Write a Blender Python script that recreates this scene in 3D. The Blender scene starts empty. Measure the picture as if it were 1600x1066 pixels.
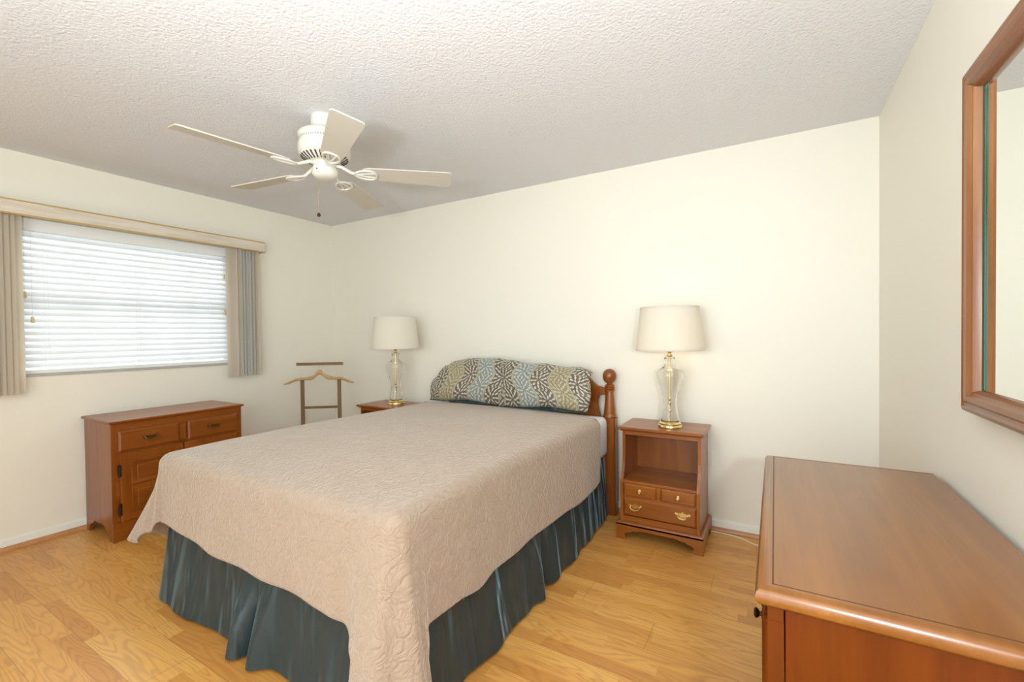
import bpy, bmesh, math, random
from mathutils import Vector, Matrix
from math import sin, cos, pi, radians, sqrt, atan2, exp

sc = bpy.context.scene
COL = sc.collection
random.seed(7)
# ------------------------------------------------------------------ room numbers (metres)
W, D, H = 4.519, 3.015, 2.44          # right wall x, headboard wall y, ceiling z ; window wall is x = 0
YF = -1.35                            # wall behind the camera
# ------------------------------------------------------------------ camera
cam_d = bpy.data.cameras.new('camera')
cam = bpy.data.objects.new('camera', cam_d); COL.objects.link(cam)
yaw, pit, rol = .5313, -.0151, -.0117
F = Vector((-sin(yaw)*cos(pit), cos(yaw)*cos(pit), sin(pit)))
R0 = Vector((cos(yaw), sin(yaw), 0)); U0 = R0.cross(F)
Rv = cos(rol)*R0 + sin(rol)*U0; Uv = -sin(rol)*R0 + cos(rol)*U0
m = Matrix((Rv, Uv, -F)).transposed().to_4x4(); m.translation = (4.0264, -.1149, 1.277)
cam.matrix_world = m
cam_d.sensor_fit = 'HORIZONTAL'; cam_d.sensor_width = 36; cam_d.lens = 36*698.85/1600
cam_d.clip_start = .02
sc.camera = cam
# ------------------------------------------------------------------ colour management, world
sc.view_settings.view_transform = 'Standard'; sc.view_settings.look = 'None'
sc.view_settings.gamma = 1; sc.view_settings.use_curve_mapping = False
sc.view_settings.exposure = .07
w = bpy.data.worlds.new('sky'); sc.world = w; w.use_nodes = True
bg = w.node_tree.nodes['Background']
bg.inputs[0].default_value = (.9, .95, 1, 1); bg.inputs[1].default_value = 1.4

def area(name, loc, target, sx, sy, power, col):
    l = bpy.data.lights.new(name, 'AREA'); l.shape = 'RECTANGLE'; l.size = sx; l.size_y = sy
    l.energy = power; l.color = col
    o = bpy.data.objects.new(name, l); COL.objects.link(o); o.location = loc
    o.rotation_euler = (Vector(target)-Vector(loc)).to_track_quat('-Z', 'Y').to_euler()
    return o
area('daylight_bedroom_window', (-.28, 1.34, 1.55), (2, 1.34, 1.3), 1.25, .95, 13, (.95, .98, 1))
area('added_fill_behind_camera', (3.0, YF-.16, 1.1), (3.0, 2, 1.0), 2.3, 1.95, 44, (.85, .95, 1))  # added fill for the room, set outside the made-up patio door
area('camera_flash', (4.36, -.14, 1.34), (2.7, 3.0, 1.55), .09, .06, 16, (.84, .92, 1))

area('camera_flash_bounce', (3.55, -.45, 1.45), (3.4, -.15, 2.44), .2, .12, 50, (.87, .95, 1))

# ------------------------------------------------------------------ materials
def lin(c):
    return tuple(((v/255)/12.92 if v/255 <= .04045 else (((v/255)+.055)/1.055)**2.4) for v in c)
class NT:
    def __init__(s, name):
        s.m = bpy.data.materials.new(name); s.m.use_nodes = True
        s.t = s.m.node_tree; s.n = s.t.nodes; s.b = s.n['Principled BSDF']; s.out = s.n['Material Output']
        s.co = None
    def new(s, ty, **kw):
        x = s.n.new(ty)
        for k, v in kw.items(): setattr(x, k, v)
        return x
    def set(s, inp, v):
        if hasattr(v, 'is_output'): s.t.links.new(v, inp)
        else:
            if isinstance(v, (tuple, list)) and len(v) == 3 and inp.type == 'RGBA': v = (*v, 1)
            inp.default_value = v
    def P(s, **kw):
        names = dict(color='Base Color', rough='Roughness', metal='Metallic', spec='Specular IOR Level', normal='Normal',
                     trans='Transmission Weight', ior='IOR', coat='Coat Weight', coatr='Coat Roughness', sheen='Sheen Weight',
                     sheenr='Sheen Roughness', aniso='Anisotropic', emc='Emission Color', ems='Emission Strength')
        for k, v in kw.items(): s.set(s.b.inputs[names[k]], v)
        return s
    def coord(s, kind='Object'):
        if s.co is None: s.co = s.new('ShaderNodeTexCoord')
        return s.co.outputs[kind]
    def map(s, scale=(1, 1, 1), loc=(0, 0, 0), vec=None):
        x = s.new('ShaderNodeMapping'); s.set(x.inputs[0], vec or s.coord()); x.inputs['Scale'].default_value = scale
        x.inputs['Location'].default_value = loc
        return x.outputs[0]
    def noise(s, vec, scale=1, detail=3, rough=.5, dist=0, color=False):
        x = s.new('ShaderNodeTexNoise'); s.set(x.inputs['Vector'], vec); x.inputs['Scale'].default_value = scale
        x.inputs['Detail'].default_value = detail; x.inputs['Roughness'].default_value = rough; x.inputs['Distortion'].default_value = dist
        return x.outputs[1 if color else 0]
    def voro(s, vec, scale=1, feature='F1', out=0, rnd=1):
        x = s.new('ShaderNodeTexVoronoi', feature=feature); s.set(x.inputs['Vector'], vec); x.inputs['Scale'].default_value = scale
        x.inputs['Randomness'].default_value = rnd
        return x.outputs[out]
    def M(s, op, a, b=0, c=0):
        x = s.new('ShaderNodeMath', operation=op); s.set(x.inputs[0], a); s.set(x.inputs[1], b); s.set(x.inputs[2], c)
        return x.outputs[0]
    def VM(s, op, a, b):
        x = s.new('ShaderNodeVectorMath', operation=op); s.set(x.inputs[0], a); s.set(x.inputs[1], b)
        return x.outputs[0]
    def sep(s, vec):
        x = s.new('ShaderNodeSeparateXYZ'); s.set(x.inputs[0], vec); return x.outputs
    def comb(s, a, b, c=0.):
        x = s.new('ShaderNodeCombineXYZ'); s.set(x.inputs[0], a); s.set(x.inputs[1], b); s.set(x.inputs[2], c); return x.outputs[0]
    def ramp(s, f, stops, interp='LINEAR'):
        x = s.new('ShaderNodeValToRGB'); s.set(x.inputs[0], f); cr = x.color_ramp; cr.interpolation = interp
        while len(cr.elements) < len(stops): cr.elements.new(.5)
        for e, (p, c) in zip(cr.elements, stops): e.position = p; e.color = (*c, 1)
        return x.outputs[0]
    def mix(s, f, a, b, blend='MIX'):
        x = s.new('ShaderNodeMix', data_type='RGBA', blend_type=blend)
        s.set(x.inputs[0], f); s.set(x.inputs[6], a); s.set(x.inputs[7], b); return x.outputs[2]
    def white(s, vec):
        x = s.new('ShaderNodeTexWhiteNoise', noise_dimensions='3D'); s.set(x.inputs['Vector'], vec); return x.outputs[0]
    def bump(s, h, strength=.3, dist=.01, normal=None):
        x = s.new('ShaderNodeBump'); s.set(x.inputs['Height'], h); x.inputs['Strength'].default_value = strength
        x.inputs['Distance'].default_value = dist
        if normal is not None: s.set(x.inputs['Normal'], normal)
        return x.outputs[0]

def plain(name, rgb, rough=.5, **kw):
    n = NT(name); n.P(color=lin(rgb), rough=rough, **kw); return n.m
def paint(name, rgb, rough=.6, bs=.15, bsc=180):
    n = NT(name); n.P(color=lin(rgb), rough=rough, normal=n.bump(n.noise(n.coord(), bsc, 2), bs, .002)); return n.m
def wood(name, axis, dark, mid, light, rough=.3, coat=.25, sc_=1., spec=.5):
    n = NT(name)
    s = [9*sc_]*3; s[axis] = .9*sc_
    v = n.map(tuple(s))
    big = n.noise(v, 1.4, 4, .55, .6)
    s2 = [120*sc_]*3; s2[axis] = 3*sc_
    fine = n.noise(n.map(tuple(s2)), 1., 3, .6)
    f = n.M('ADD', n.M('MULTIPLY', big, .75), n.M('MULTIPLY', fine, .25))
    c = n.ramp(f, [(.3, lin(dark)), (.5, lin(mid)), (.7, lin(light))])
    n.P(color=c, spec=spec, rough=max(rough, .29), coat=coat, coatr=.285, normal=n.bump(fine, .04, .001)); return n.m
def woods(name, *a, **k): return [wood(name+'_'+'xyz'[i], i, *a, **k) for i in range(3)]

CH = woods('cherry_maple', (122, 62, 10), (150, 82, 17), (172, 102, 30))
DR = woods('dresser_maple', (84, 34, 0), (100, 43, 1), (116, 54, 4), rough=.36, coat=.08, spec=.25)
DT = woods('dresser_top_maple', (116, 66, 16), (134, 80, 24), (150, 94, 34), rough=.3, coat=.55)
CB = woods('chest_maple', (112, 56, 8), (138, 72, 14), (156, 88, 24), rough=.32, coat=.3, spec=.4)
BD = woods('headboard_maple', (112, 56, 8), (138, 72, 16), (158, 92, 28))
DKW = plain('dark_walnut', (70, 40, 22), .35)
LINE = plain('groove_shadow_line', (92, 50, 20), .5)
VAL = woods('valet_beech', (112, 80, 42), (128, 94, 54), (142, 108, 66), rough=.45, coat=0)
HNG = woods('hanger_wood', (186, 144, 88), (202, 162, 104), (214, 178, 122), rough=.4, coat=.1)
BRASS = plain('polished_brass', (240, 220, 160), .16, metal=1.)
ABRASS = plain('aged_brass', (222, 194, 134), .24, metal=1.)
OBRASS = plain('old_brass', (140, 116, 70), .34, metal=1.)
DBRASS = plain('dark_bronze', (62, 48, 34), .4, metal=.8)
HINGE = plain('hinge_iron', (52, 40, 28), .5, metal=.5)
WHT = paint('white_enamel', (226, 223, 212), .35, .03)
BLADE = paint('fan_blade_white', (206, 201, 188), .55, .03)
VENT = plain('vent_black', (74, 68, 60), .7)
TRIMW = paint('baseboard_white', (242, 240, 230), .45, .05)
WALL = paint('cream_wall_paint', (246, 241, 227), .55, .12, 120)
QR = wood('quarter_round_oak', 0, (176, 120, 70), (192, 136, 86), (204, 150, 100), rough=.4)
SHEET = plain('white_sheet', (238, 240, 244), .8)
PLAST = plain('white_plastic', (238, 234, 222), .35)
IVORY = plain('ivory_plastic', (226, 206, 150), .4)
CORDM = plain('ivory_cord', (240, 226, 204), .45)
ALU = plain('window_white_aluminium', (246, 248, 247), .4)
SILLM = paint('grey_marble_sill', (190, 188, 180), .3, .02)

def mk_ceiling():
    n = NT('popcorn_ceiling')
    v = n.coord()
    a = n.noise(v, 95, 4, .6, .3)
    b = n.voro(v, 75, 'SMOOTH_F1')
    h = n.M('SUBTRACT', n.M('MULTIPLY', a, 1.4), n.M('MULTIPLY', b, .7))
    n.P(color=lin((232, 232, 234)), rough=.9, spec=.1, normal=n.bump(h, .5, .009)); return n.m
CEIL = mk_ceiling()

def mk_floor():
    n = NT('oak_strip_laminate')
    X, Y, Z = n.sep(n.coord())
    ry = n.M('DIVIDE', n.M('ADD', Y, 5.0 - 1.48 + .62*.0), .062)
    row = n.M('FLOOR', ry)
    fr = n.M('FRACT', ry)
    brow = n.M('FLOOR', n.M('DIVIDE', row, 3))
    r1 = n.white(n.comb(row, 3.1, 0))
    cx = n.M('ADD', n.M('DIVIDE', X, .52), n.M('MULTIPLY', r1, 7))
    cid = n.M('FLOOR', cx); cf = n.M('FRACT', cx)
    r2 = n.white(n.comb(row, cid, 1.7)); r3 = n.white(n.comb(cid, row, 5.2))
    # grain: contour lines of a noise field stretched along the strip -> cathedral figure
    off = n.M('MULTIPLY', r2, 40)
    gv = n.comb(n.M('ADD', n.M('MULTIPLY', X, 1.7), off), n.M('ADD', n.M('MULTIPLY', Y, 13), n.M('MULTIPLY', r3, 30)), r3)
    g = n.noise(gv, 1, 1.5, .4)
    ring = n.M('SINE', n.M('MULTIPLY', g, 85))
    ring = n.M('POWER', n.M('ADD', n.M('MULTIPLY', ring, .5), .5), 2.2)
    fine = n.noise(n.comb(n.M('MULTIPLY', X, 6), n.M('MULTIPLY', Y, 260), r2), 1, 3, .6)
    base = n.ramp(r2, [(0, lin((210, 146, 70))), (.45, lin((228, 166, 85))), (1, lin((240, 184, 100)))])
    c = n.mix(n.M('MULTIPLY', ring, .3), base, lin((160, 100, 48)))
    c = n.mix(n.M('MULTIPLY', fine, .3), c, lin((176, 118, 62)))
    # board seams: every third strip, and butt joints of whole boards
    by = n.M('FRACT', n.M('DIVIDE', row, 3))
    seam_y = n.M('MULTIPLY', n.M('LESS_THAN', by, .1), n.M('LESS_THAN', fr, .03))
    bx = n.M('FRACT', n.M('ADD', n.M('DIVIDE', n.M('SUBTRACT', X, 3.475), 1.2), n.M('MULTIPLY', n.M('ADD', brow, 0), .283)))
    seam_x = n.M('LESS_THAN', bx, .0018)
    seam = n.M('MAXIMUM', seam_y, seam_x)
    c = n.mix(n.M('MULTIPLY', seam, .55), c, lin((112, 66, 30)))
    n.P(color=c, rough=n.M('ADD', .285, n.M('MULTIPLY', fine, .08)), spec=.45,
        normal=n.bump(n.M('SUBTRACT', n.M('MULTIPLY', fine, .2), seam), .12, .002)); return n.m
FLOOR = mk_floor()

def mk_quilt():
    n = NT('tan_quilted_coverlet')
    v = n.coord()
    warp = n.noise(v, 9, 2, .5, 0, True)
    v2 = n.VM('ADD', v, n.VM('MULTIPLY', warp, (.13, .13, .13)))
    e = n.voro(v2, 25, 'DISTANCE_TO_EDGE')
    e2 = n.voro(n.VM('ADD', v2, (3.3, 1.7, 5.1)), 42, 'DISTANCE_TO_EDGE')
    h = n.M('ADD', n.M('SMOOTH_MIN', e, .2, .12), n.M('MULTIPLY', n.M('MINIMUM', e2, .16), .6))
    weave = n.noise(n.map((900, 900, 900)), 1, 1)
    c = n.mix(n.M('MULTIPLY', n.noise(v, 2.5, 2), .5), lin((172, 150, 130)), lin((164, 141, 121)))
    b = n.bump(h, .75, .016); b = n.bump(weave, .06, .001, b)
    n.P(color=c, rough=.62, spec=.3, sheen=.62, sheenr=.5, normal=b); n.b.inputs['Sheen Tint'].default_value = (1, .92, .84, 1); return n.m
QUILT = mk_quilt()

def mk_taffeta():
    n = NT('teal_taffeta')
    v = n.coord()
    wr = n.noise(n.map((7, 7, 1.3)), 1, 2, .5, .5)
    th = n.noise(n.map((60, 60, 900)), 1, 2)
    c = n.mix(th, lin((62, 76, 78)), lin((84, 102, 106)))
    n.P(color=c, rough=.32, spec=.8, sheen=.7, sheenr=.3, normal=n.bump(wr, 1., .09)); 
    n.b.inputs['Sheen Tint'].default_value = (.45, .7, .8, 1)
    return n.m
TEAL = mk_taffeta()

def mk_sham():
    n = NT('leaf_jacquard_satin')
    U, V, _ = n.sep(n.coord('UV'))
    x = n.M('DIVIDE', U, .148); y = n.M('DIVIDE', V, .165)
    xs = n.M('SUBTRACT', n.M('ADD', x, n.M('MULTIPLY', n.M('SINE', n.M('MULTIPLY', y, pi)), .2)), n.M('MULTIPLY', y, .18))
    col = n.M('FLOOR', xs); fx = n.M('FRACT', xs)
    par = n.M('MODULO', n.M('ADD', col, 40), 2)
    ys = n.M('ADD', y, n.M('MULTIPLY', par, .5)); fy = n.M('FRACT', ys)
    px = n.M('SUBTRACT', fx, .5); py = n.M('SUBTRACT', fy, .48)
    r = n.M('SQRT', n.M('ADD', n.M('MULTIPLY', px, px), n.M('MULTIPLY', n.M('MULTIPLY', py, py), .95)))
    th = n.M('ARCTAN2', py, px)
    def ring(k, rm, hw, ph, thr):
        d = n.M('DIVIDE', n.M('SUBTRACT', r, rm), hw)
        q = n.M('SUBTRACT', n.M('COSINE', n.M('ADD', n.M('MULTIPLY', th, k), ph)), n.M('MULTIPLY', n.M('MULTIPLY', d, d), 1.1))
        return n.M('GREATER_THAN', q, thr)
    leaf = n.M('MAXIMUM', n.M('MAXIMUM', ring(6, .16, .115, .6, .18), ring(11, .345, .115, .2, .2)), ring(16, .52, .10, 1.1, .2))
    side = n.M('ABSOLUTE', px)
    leaf = n.M('MULTIPLY', leaf, n.M('LESS_THAN', side, .44))
    vine = n.M('MULTIPLY', n.M('GREATER_THAN', side, .455), n.M('LESS_THAN', side, .485))
    kind = n.M('DIVIDE', n.M('MODULO', n.M('ADD', col, 40), 5), 5)
    basec = n.ramp(kind, [(0, lin((100, 92, 80))), (.19, lin((148, 138, 106))), (.39, lin((104, 95, 83))), (.59, lin((134, 142, 136))), (.79, lin((94, 86, 76)))], 'CONSTANT')
    leafc = n.ramp(kind, [(0, lin((208, 196, 176))), (.19, lin((196, 186, 156))), (.39, lin((206, 196, 178))), (.59, lin((196, 196, 186))), (.79, lin((206, 196, 176)))], 'CONSTANT')
    c = n.mix(leaf, basec, leafc); c = n.mix(vine, c, lin((206, 196, 166)))
    rough = n.M('SUBTRACT', .48, n.M('MULTIPLY', leaf, .14))
    n.P(color=c, rough=rough, spec=.6, sheen=.2, normal=n.bump(n.noise(n.coord('UV'), 14, 3), .18, .02)); return n.m
SHAM = mk_sham()

def mk_shade():
    n = NT('linen_lampshade')
    n.P(color=lin((246, 242, 234)), rough=.8, spec=.2, normal=n.bump(n.noise(n.map((220, 220, 220)), 1, 2), .1, .001))
    tr = n.new('ShaderNodeBsdfTranslucent'); tr.inputs[0].default_value = (*lin((252, 246, 232)), 1)
    mx = n.new('ShaderNodeMixShader'); mx.inputs[0].default_value = .42
    n.t.links.new(n.b.outputs[0], mx.inputs[1]); n.t.links.new(tr.outputs[0], mx.inputs[2]); n.t.links.new(mx.outputs[0], n.out.inputs[0]); return n.m
SHADE = mk_shade()
def mk_trans(name, rgb, f, rough=.6):
    n = NT(name); n.P(color=lin(rgb), rough=rough)
    tr = n.new('ShaderNodeBsdfTranslucent'); tr.inputs[0].default_value = (*lin(rgb), 1)
    mx = n.new('ShaderNodeMixShader'); mx.inputs[0].default_value = f
    n.t.links.new(n.b.outputs[0], mx.inputs[1]); n.t.links.new(tr.outputs[0], mx.inputs[2]); n.t.links.new(mx.outputs[0], n.out.inputs[0]); return n.m
SLAT = mk_trans('white_vinyl_slat', (244, 245, 246), .32, .4)
VANE = mk_trans('taupe_fabric_vane', (238, 229, 214), .3, .8)
VANEG = mk_trans('grey_fabric_vane', (232, 229, 222), .3, .8)
def mk_pane():
    n = NT('window_glass')
    tr = n.new('ShaderNodeBsdfTransparent'); tr.inputs[0].default_value = (.96, .98, .97, 1)
    gl = n.new('ShaderNodeBsdfGlossy'); gl.inputs['Roughness'].default_value = .02
    mx = n.new('ShaderNodeMixShader'); mx.inputs[0].default_value = .07
    n.t.links.new(tr.outputs[0], mx.inputs[1]); n.t.links.new(gl.outputs[0], mx.inputs[2]); n.t.links.new(mx.outputs[0], n.out.inputs[0]); return n.m
PANE = mk_pane()
GLASS = plain('clear_crystal', (250, 250, 248), .02, trans=1., ior=1.45)
MIRROR = plain('mirror_silver', (240, 243, 240), .0, metal=1.)
GREEN = plain('green_glass_edge', (18, 78, 54), .12)
BULB = NT('warm_bulb').P(color=(1, .9, .7), emc=(1, .74, .42), ems=1.5).m
MIRF = woods('mirror_frame_maple', (112, 66, 30), (134, 82, 42), (154, 102, 58), rough=.32)
def mk_pelmet():
    n = NT('grey_wash_woodgrain')
    f = n.noise(n.map((40, 3, 40)), 1, 4, .6, .8)
    n.P(color=n.ramp(f, [(.3, lin((212, 200, 182))), (.7, lin((234, 225, 210)))]), rough=.5); return n.m
PELM = mk_pelmet()
GOLD = plain('gold_edging', (204, 174, 110), .35, metal=.35)

# ------------------------------------------------------------------ geometry helpers
def empty(name, loc=(0, 0, 0), rz=0):
    o = bpy.data.objects.new(name, None); COL.objects.link(o); o.location = loc; o.rotation_euler = (0, 0, rz)
    o.empty_display_size = .1; return o
def tag(o, label=None, cat=None, group=None, kind=None):
    if label: o['label'] = label
    if cat: o['category'] = cat
    if group: o['group'] = group
    if kind: o['kind'] = kind
    return o
def obj(name, bm, mat, parent=None, smooth=False, label=None, angle=40):
    me = bpy.data.meshes.new(name)
    bmesh.ops.recalc_face_normals(bm, faces=bm.faces[:])
    bm.to_mesh(me); bm.free()
    for mm in (mat if isinstance(mat, (list, tuple)) else [mat]): me.materials.append(mm)
    if smooth:
        for p in me.polygons: p.use_smooth = True
        me.set_sharp_from_angle(angle=radians(angle))
    o = bpy.data.objects.new(name, me); COL.objects.link(o)
    if parent: o.parent = parent
    if label: o['label'] = label
    return o
def B(): return bmesh.new()
def box(bm, x0, x1, y0, y1, z0, z1, bev=0., seg=2, mi=0):
    r = bmesh.ops.create_cube(bm, size=1)
    vs = r['verts']
    for v in vs:
        v.co = Vector(((x0+x1)/2+v.co.x*(x1-x0), (y0+y1)/2+v.co.y*(y1-y0), (z0+z1)/2+v.co.z*(z1-z0)))
    fs = {f for v in vs for f in v.link_faces}
    for f in fs: f.material_index = mi
    if bev > 0:
        es = list({e for v in vs for e in v.link_edges})
        bmesh.ops.bevel(bm, geom=es, offset=bev, segments=seg, profile=.5, affect='EDGES')
    return bm
def lathe(bm, prof, seg=32, c=(0, 0, 0), axis='z', closed=False):
    rings = []
    for r, z in prof:
        ring = []
        for i in range(seg):
            a = 2*pi*i/seg; p = (r*cos(a), r*sin(a), z)
            if axis == 'y': p = (p[0], p[2], p[1])
            if axis == 'x': p = (p[2], p[0], p[1])
            ring.append(bm.verts.new((c[0]+p[0], c[1]+p[1], c[2]+p[2])))
        rings.append(ring)
    pairs = list(zip(rings, rings[1:])) + ([(rings[-1], rings[0])] if closed else [])
    for A, C in pairs:
        for i in range(seg):
            j = (i+1) % seg; bm.faces.new((A[i], A[j], C[j], C[i]))
    if not closed:
        if prof[0][0] > 1e-6: bm.faces.new(rings[0][::-1])
        if prof[-1][0] > 1e-6: bm.faces.new(rings[-1])
    bmesh.ops.remove_doubles(bm, verts=[v for r in rings for v in r], dist=1e-6)
    return bm
def tube(bm, pts, rad, seg=10, cap=True):
    pts = [Vector(p) for p in pts]; rs = rad if isinstance(rad, (list, tuple)) else [rad]*len(pts)
    rings = []; up = None
    for i, p in enumerate(pts):
        t = (pts[min(i+1, len(pts)-1)]-pts[max(i-1, 0)]).normalized()
        if up is None: up = Vector((0, 0, 1)) if abs(t.z) < .9 else Vector((1, 0, 0))
        s = t.cross(up).normalized(); up = s.cross(t).normalized()
        rings.append([bm.verts.new(p+rs[i]*(cos(2*pi*k/seg)*s+sin(2*pi*k/seg)*up)) for k in range(seg)])
    for A, C in zip(rings, rings[1:]):
        for k in range(seg):
            j = (k+1) % seg; bm.faces.new((A[k], A[j], C[j], C[k]))
    if cap: bm.faces.new(rings[0][::-1]); bm.faces.new(rings[-1])
    return bm
def prism(bm, poly, a0, a1, plane='xz', bev=0.):
    """extrude a 2-D outline along the axis the plane leaves out"""
    def P(p, a):
        return {'xz': (p[0], a, p[1]), 'yz': (a, p[0], p[1]), 'xy': (p[0], p[1], a)}[plane]
    A = [bm.verts.new(P(p, a0)) for p in poly]; C = [bm.verts.new(P(p, a1)) for p in poly]
    n = len(poly); fs = [bm.faces.new(A), bm.faces.new(C[::-1])]
    for i in range(n):
        j = (i+1) % n; bm.faces.new((A[i], C[i], C[j], A[j]))
    if bev > 0:
        es = list({e for f in fs for e in f.edges})
        bmesh.ops.bevel(bm, geom=es, offset=bev, segments=2, profile=.5, affect='EDGES')
    return bm
def arc(cx, cy, r, a0, a1, n=8):
    return [(cx+r*cos(radians(a0+(a1-a0)*i/n)), cy+r*sin(radians(a0+(a1-a0)*i/n))) for i in range(n+1)]
def sweep_rect(bm, prof, x0, x1, y0, y1, n=None):
    """moulded slab: outline rings at (inset, z) of prof around rect"""
    rings = []
    for ins, z in prof:
        rings.append([bm.verts.new(p) for p in ((x0+ins, y0+ins, z), (x1-ins, y0+ins, z), (x1-ins, y1-ins, z), (x0+ins, y1-ins, z))])
    for A, C in zip(rings, rings[1:]):
        for i in range(4):
            j = (i+1) % 4; bm.faces.new((A[i], A[j], C[j], C[i]))
    bm.faces.new(rings[0][::-1]); bm.faces.new(rings[-1])
    return bm
def raised(bm, x0, x1, z0, z1, y, t=.018, lip=.012, field=.03):
    """drawer/door front standing off plane y towards -y, with stepped raised edge"""
    prof = [(0, 0), (0, -t*.55), (lip*.5, -t*.75), (lip, -t)]
    rings = []
    for ins, dy in prof:
        rings.append([bm.verts.new(p) for p in ((x0+ins, y+dy, z0+ins), (x1-ins, y+dy, z0+ins), (x1-ins, y+dy, z1-ins), (x0+ins, y+dy, z1-ins))])
    for A, C in zip(rings, rings[1:]):
        for i in range(4):
            j = (i+1) % 4; bm.faces.new((A[i], A[j], C[j], C[i]))
    bm.faces.new(rings[0][::-1]); bm.faces.new(rings[-1])
    return bm
def sm(a, b, x):
    t = max(0., min(1., (x-a)/(b-a))); return t*t*(3-2*t)
def interp(pts, x):
    if x <= pts[0][0]: return pts[0][1]
    for (a, va), (b, vb) in zip(pts, pts[1:]):
        if x <= b: 
            t = (x-a)/(b-a); t = t*t*(3-2*t); return va+(vb-va)*t
    return pts[-1][1]

# ------------------------------------------------------------------ room shell
T = .14
WY0, WY1, WZ0, WZ1 = .70, 1.985, 1.045, 2.045      # bedroom window opening in the left wall
b = B(); box(b, -T, W+T, YF-T, D+T, -.1, 0); tag(obj('floor', b, FLOOR), 'honey oak strip laminate floor', kind='structure')
b = B(); box(b, -T, W+T, YF-T, D+T, H, H+.1); tag(obj('ceiling', b, CEIL), 'white popcorn textured ceiling', kind='structure')
b = B()
box(b, -T, 0, YF-T, WY0, 0, H); box(b, -T, 0, WY1, D+T, 0, H); box(b, -T, 0, WY0, WY1, 0, WZ0); box(b, -T, 0, WY0, WY1, WZ1, H)
tag(obj('wall_left', b, WALL), 'cream painted window wall', kind='structure')
b = B(); box(b, 0, W, D, D+T, 0, H); tag(obj('wall_back', b, WALL), 'cream painted wall behind the bed', kind='structure')
b = B(); box(b, W, W+T, YF-T, D+T, 0, H); tag(obj('wall_right', b, WALL), 'cream painted wall with the mirror', kind='structure')
PX0, PX1, PZ1 = 1.82, 4.18, 2.05
b = B(); box(b, 0, PX0, YF-T, YF, 0, H); box(b, PX1, W, YF-T, YF, 0, H); box(b, PX0, PX1, YF-T, YF, PZ1, H)
tag(obj('wall_front', b, WALL), 'cream painted wall behind the camera', kind='structure')
# made-up glazed patio door behind the camera, added to let the fill in
pd = tag(empty('door_1', ((PX0+PX1)/2, YF-.07, 0)), 'made-up white framed glazed door, added as an opening for fill light', kind='structure')
hw = (PX1-PX0)/2
b = B(); box(b, -hw, -hw+.05, -.04, .04, 0, PZ1); box(b, hw-.05, hw, -.04, .04, 0, PZ1); box(b, -.035, .035, -.04, .04, 0, PZ1)
box(b, -hw, hw, -.04, .04, PZ1-.05, PZ1); box(b, -hw, hw, -.04, .04, 0, .04); obj('door_frame', b, ALU, pd)
for s in (-1, 1):
    b = B(); x0, x1 = sorted((s*.035, s*(hw-.05))); box(b, x0, x1, -.004, .004, .04, PZ1-.05); obj('pane', b, PANE, pd)
# baseboards and quarter rounds
def base(side, p0, p1, nrm):
    p0, p1, nrm = Vector(p0), Vector(p1), Vector(nrm)
    def run(prof, name, mat):
        bm = B(); A = []; C = []
        for o, z in prof:
            A.append(bm.verts.new(p0+nrm*o+Vector((0, 0, z)))); C.append(bm.verts.new(p1+nrm*o+Vector((0, 0, z))))
        n = len(prof)
        for i in range(n):
            j = (i+1) % n; bm.faces.new((A[i], C[i], C[j], A[j]))
        bm.faces.new(A); bm.faces.new(C[::-1])
        tag(obj(name, bm, mat, None, True, angle=50), None, kind='structure')
    run([(0, 0), (.011, 0), (.011, .062), (.008, .069), (0, .072)], 'baseboard_'+side, TRIMW)
    run([(.0111, 0), (.029, 0), (.0285, .009), (.025, .017), (.019, .023), (.0111, .026)], 'trim_'+{'left': '1', 'back': '2', 'right': '3', 'front': '4'}[side], QR)
base('left', (0, YF, 0), (0, D, 0), (1, 0, 0))
base('back', (0, D, 0), (W, D, 0), (0, -1, 0))
base('right', (W, YF, 0), (W, D, 0), (-1, 0, 0))
base('front', (0, YF, 0), (PX0, YF, 0), (0, 1, 0))
# window 1
wn = tag(empty('window_1', (-.1, (WY0+WY1)/2, WZ0)), 'white framed sash window behind the slatted blind', kind='structure')
hy = (WY1-WY0)/2; hz = WZ1-WZ0
b = B()
for y0, y1, z0, z1 in ((-hy, -hy+.045, 0, hz), (hy-.045, hy, 0, hz), (-hy, hy, 0, .045), (-hy, hy, hz-.045, hz), (-hy, hy, hz*.5-.025, hz*.5+.025)):
    box(b, -.035, .03, y0, y1, z0, z1, .003)
obj('window_frame', b, ALU, wn)
b = B()
for k in (-.32, 0, .32): box(b, -.012, .004, k-.011, k+.011, .045, hz-.045)
obj('muntin', b, ALU, wn)
for z0, z1 in ((.045, hz*.5-.025), (hz*.5+.025, hz-.045)):
    b = B(); box(b, -.022, -.016, -hy+.045, hy-.045, z0, z1); obj('pane', b, PANE, wn)
b = B(); box(b, .03, .112, -hy+.001, hy-.001, .0005, .014, .003); obj('window_sill', b, SILLM, wn)

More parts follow.
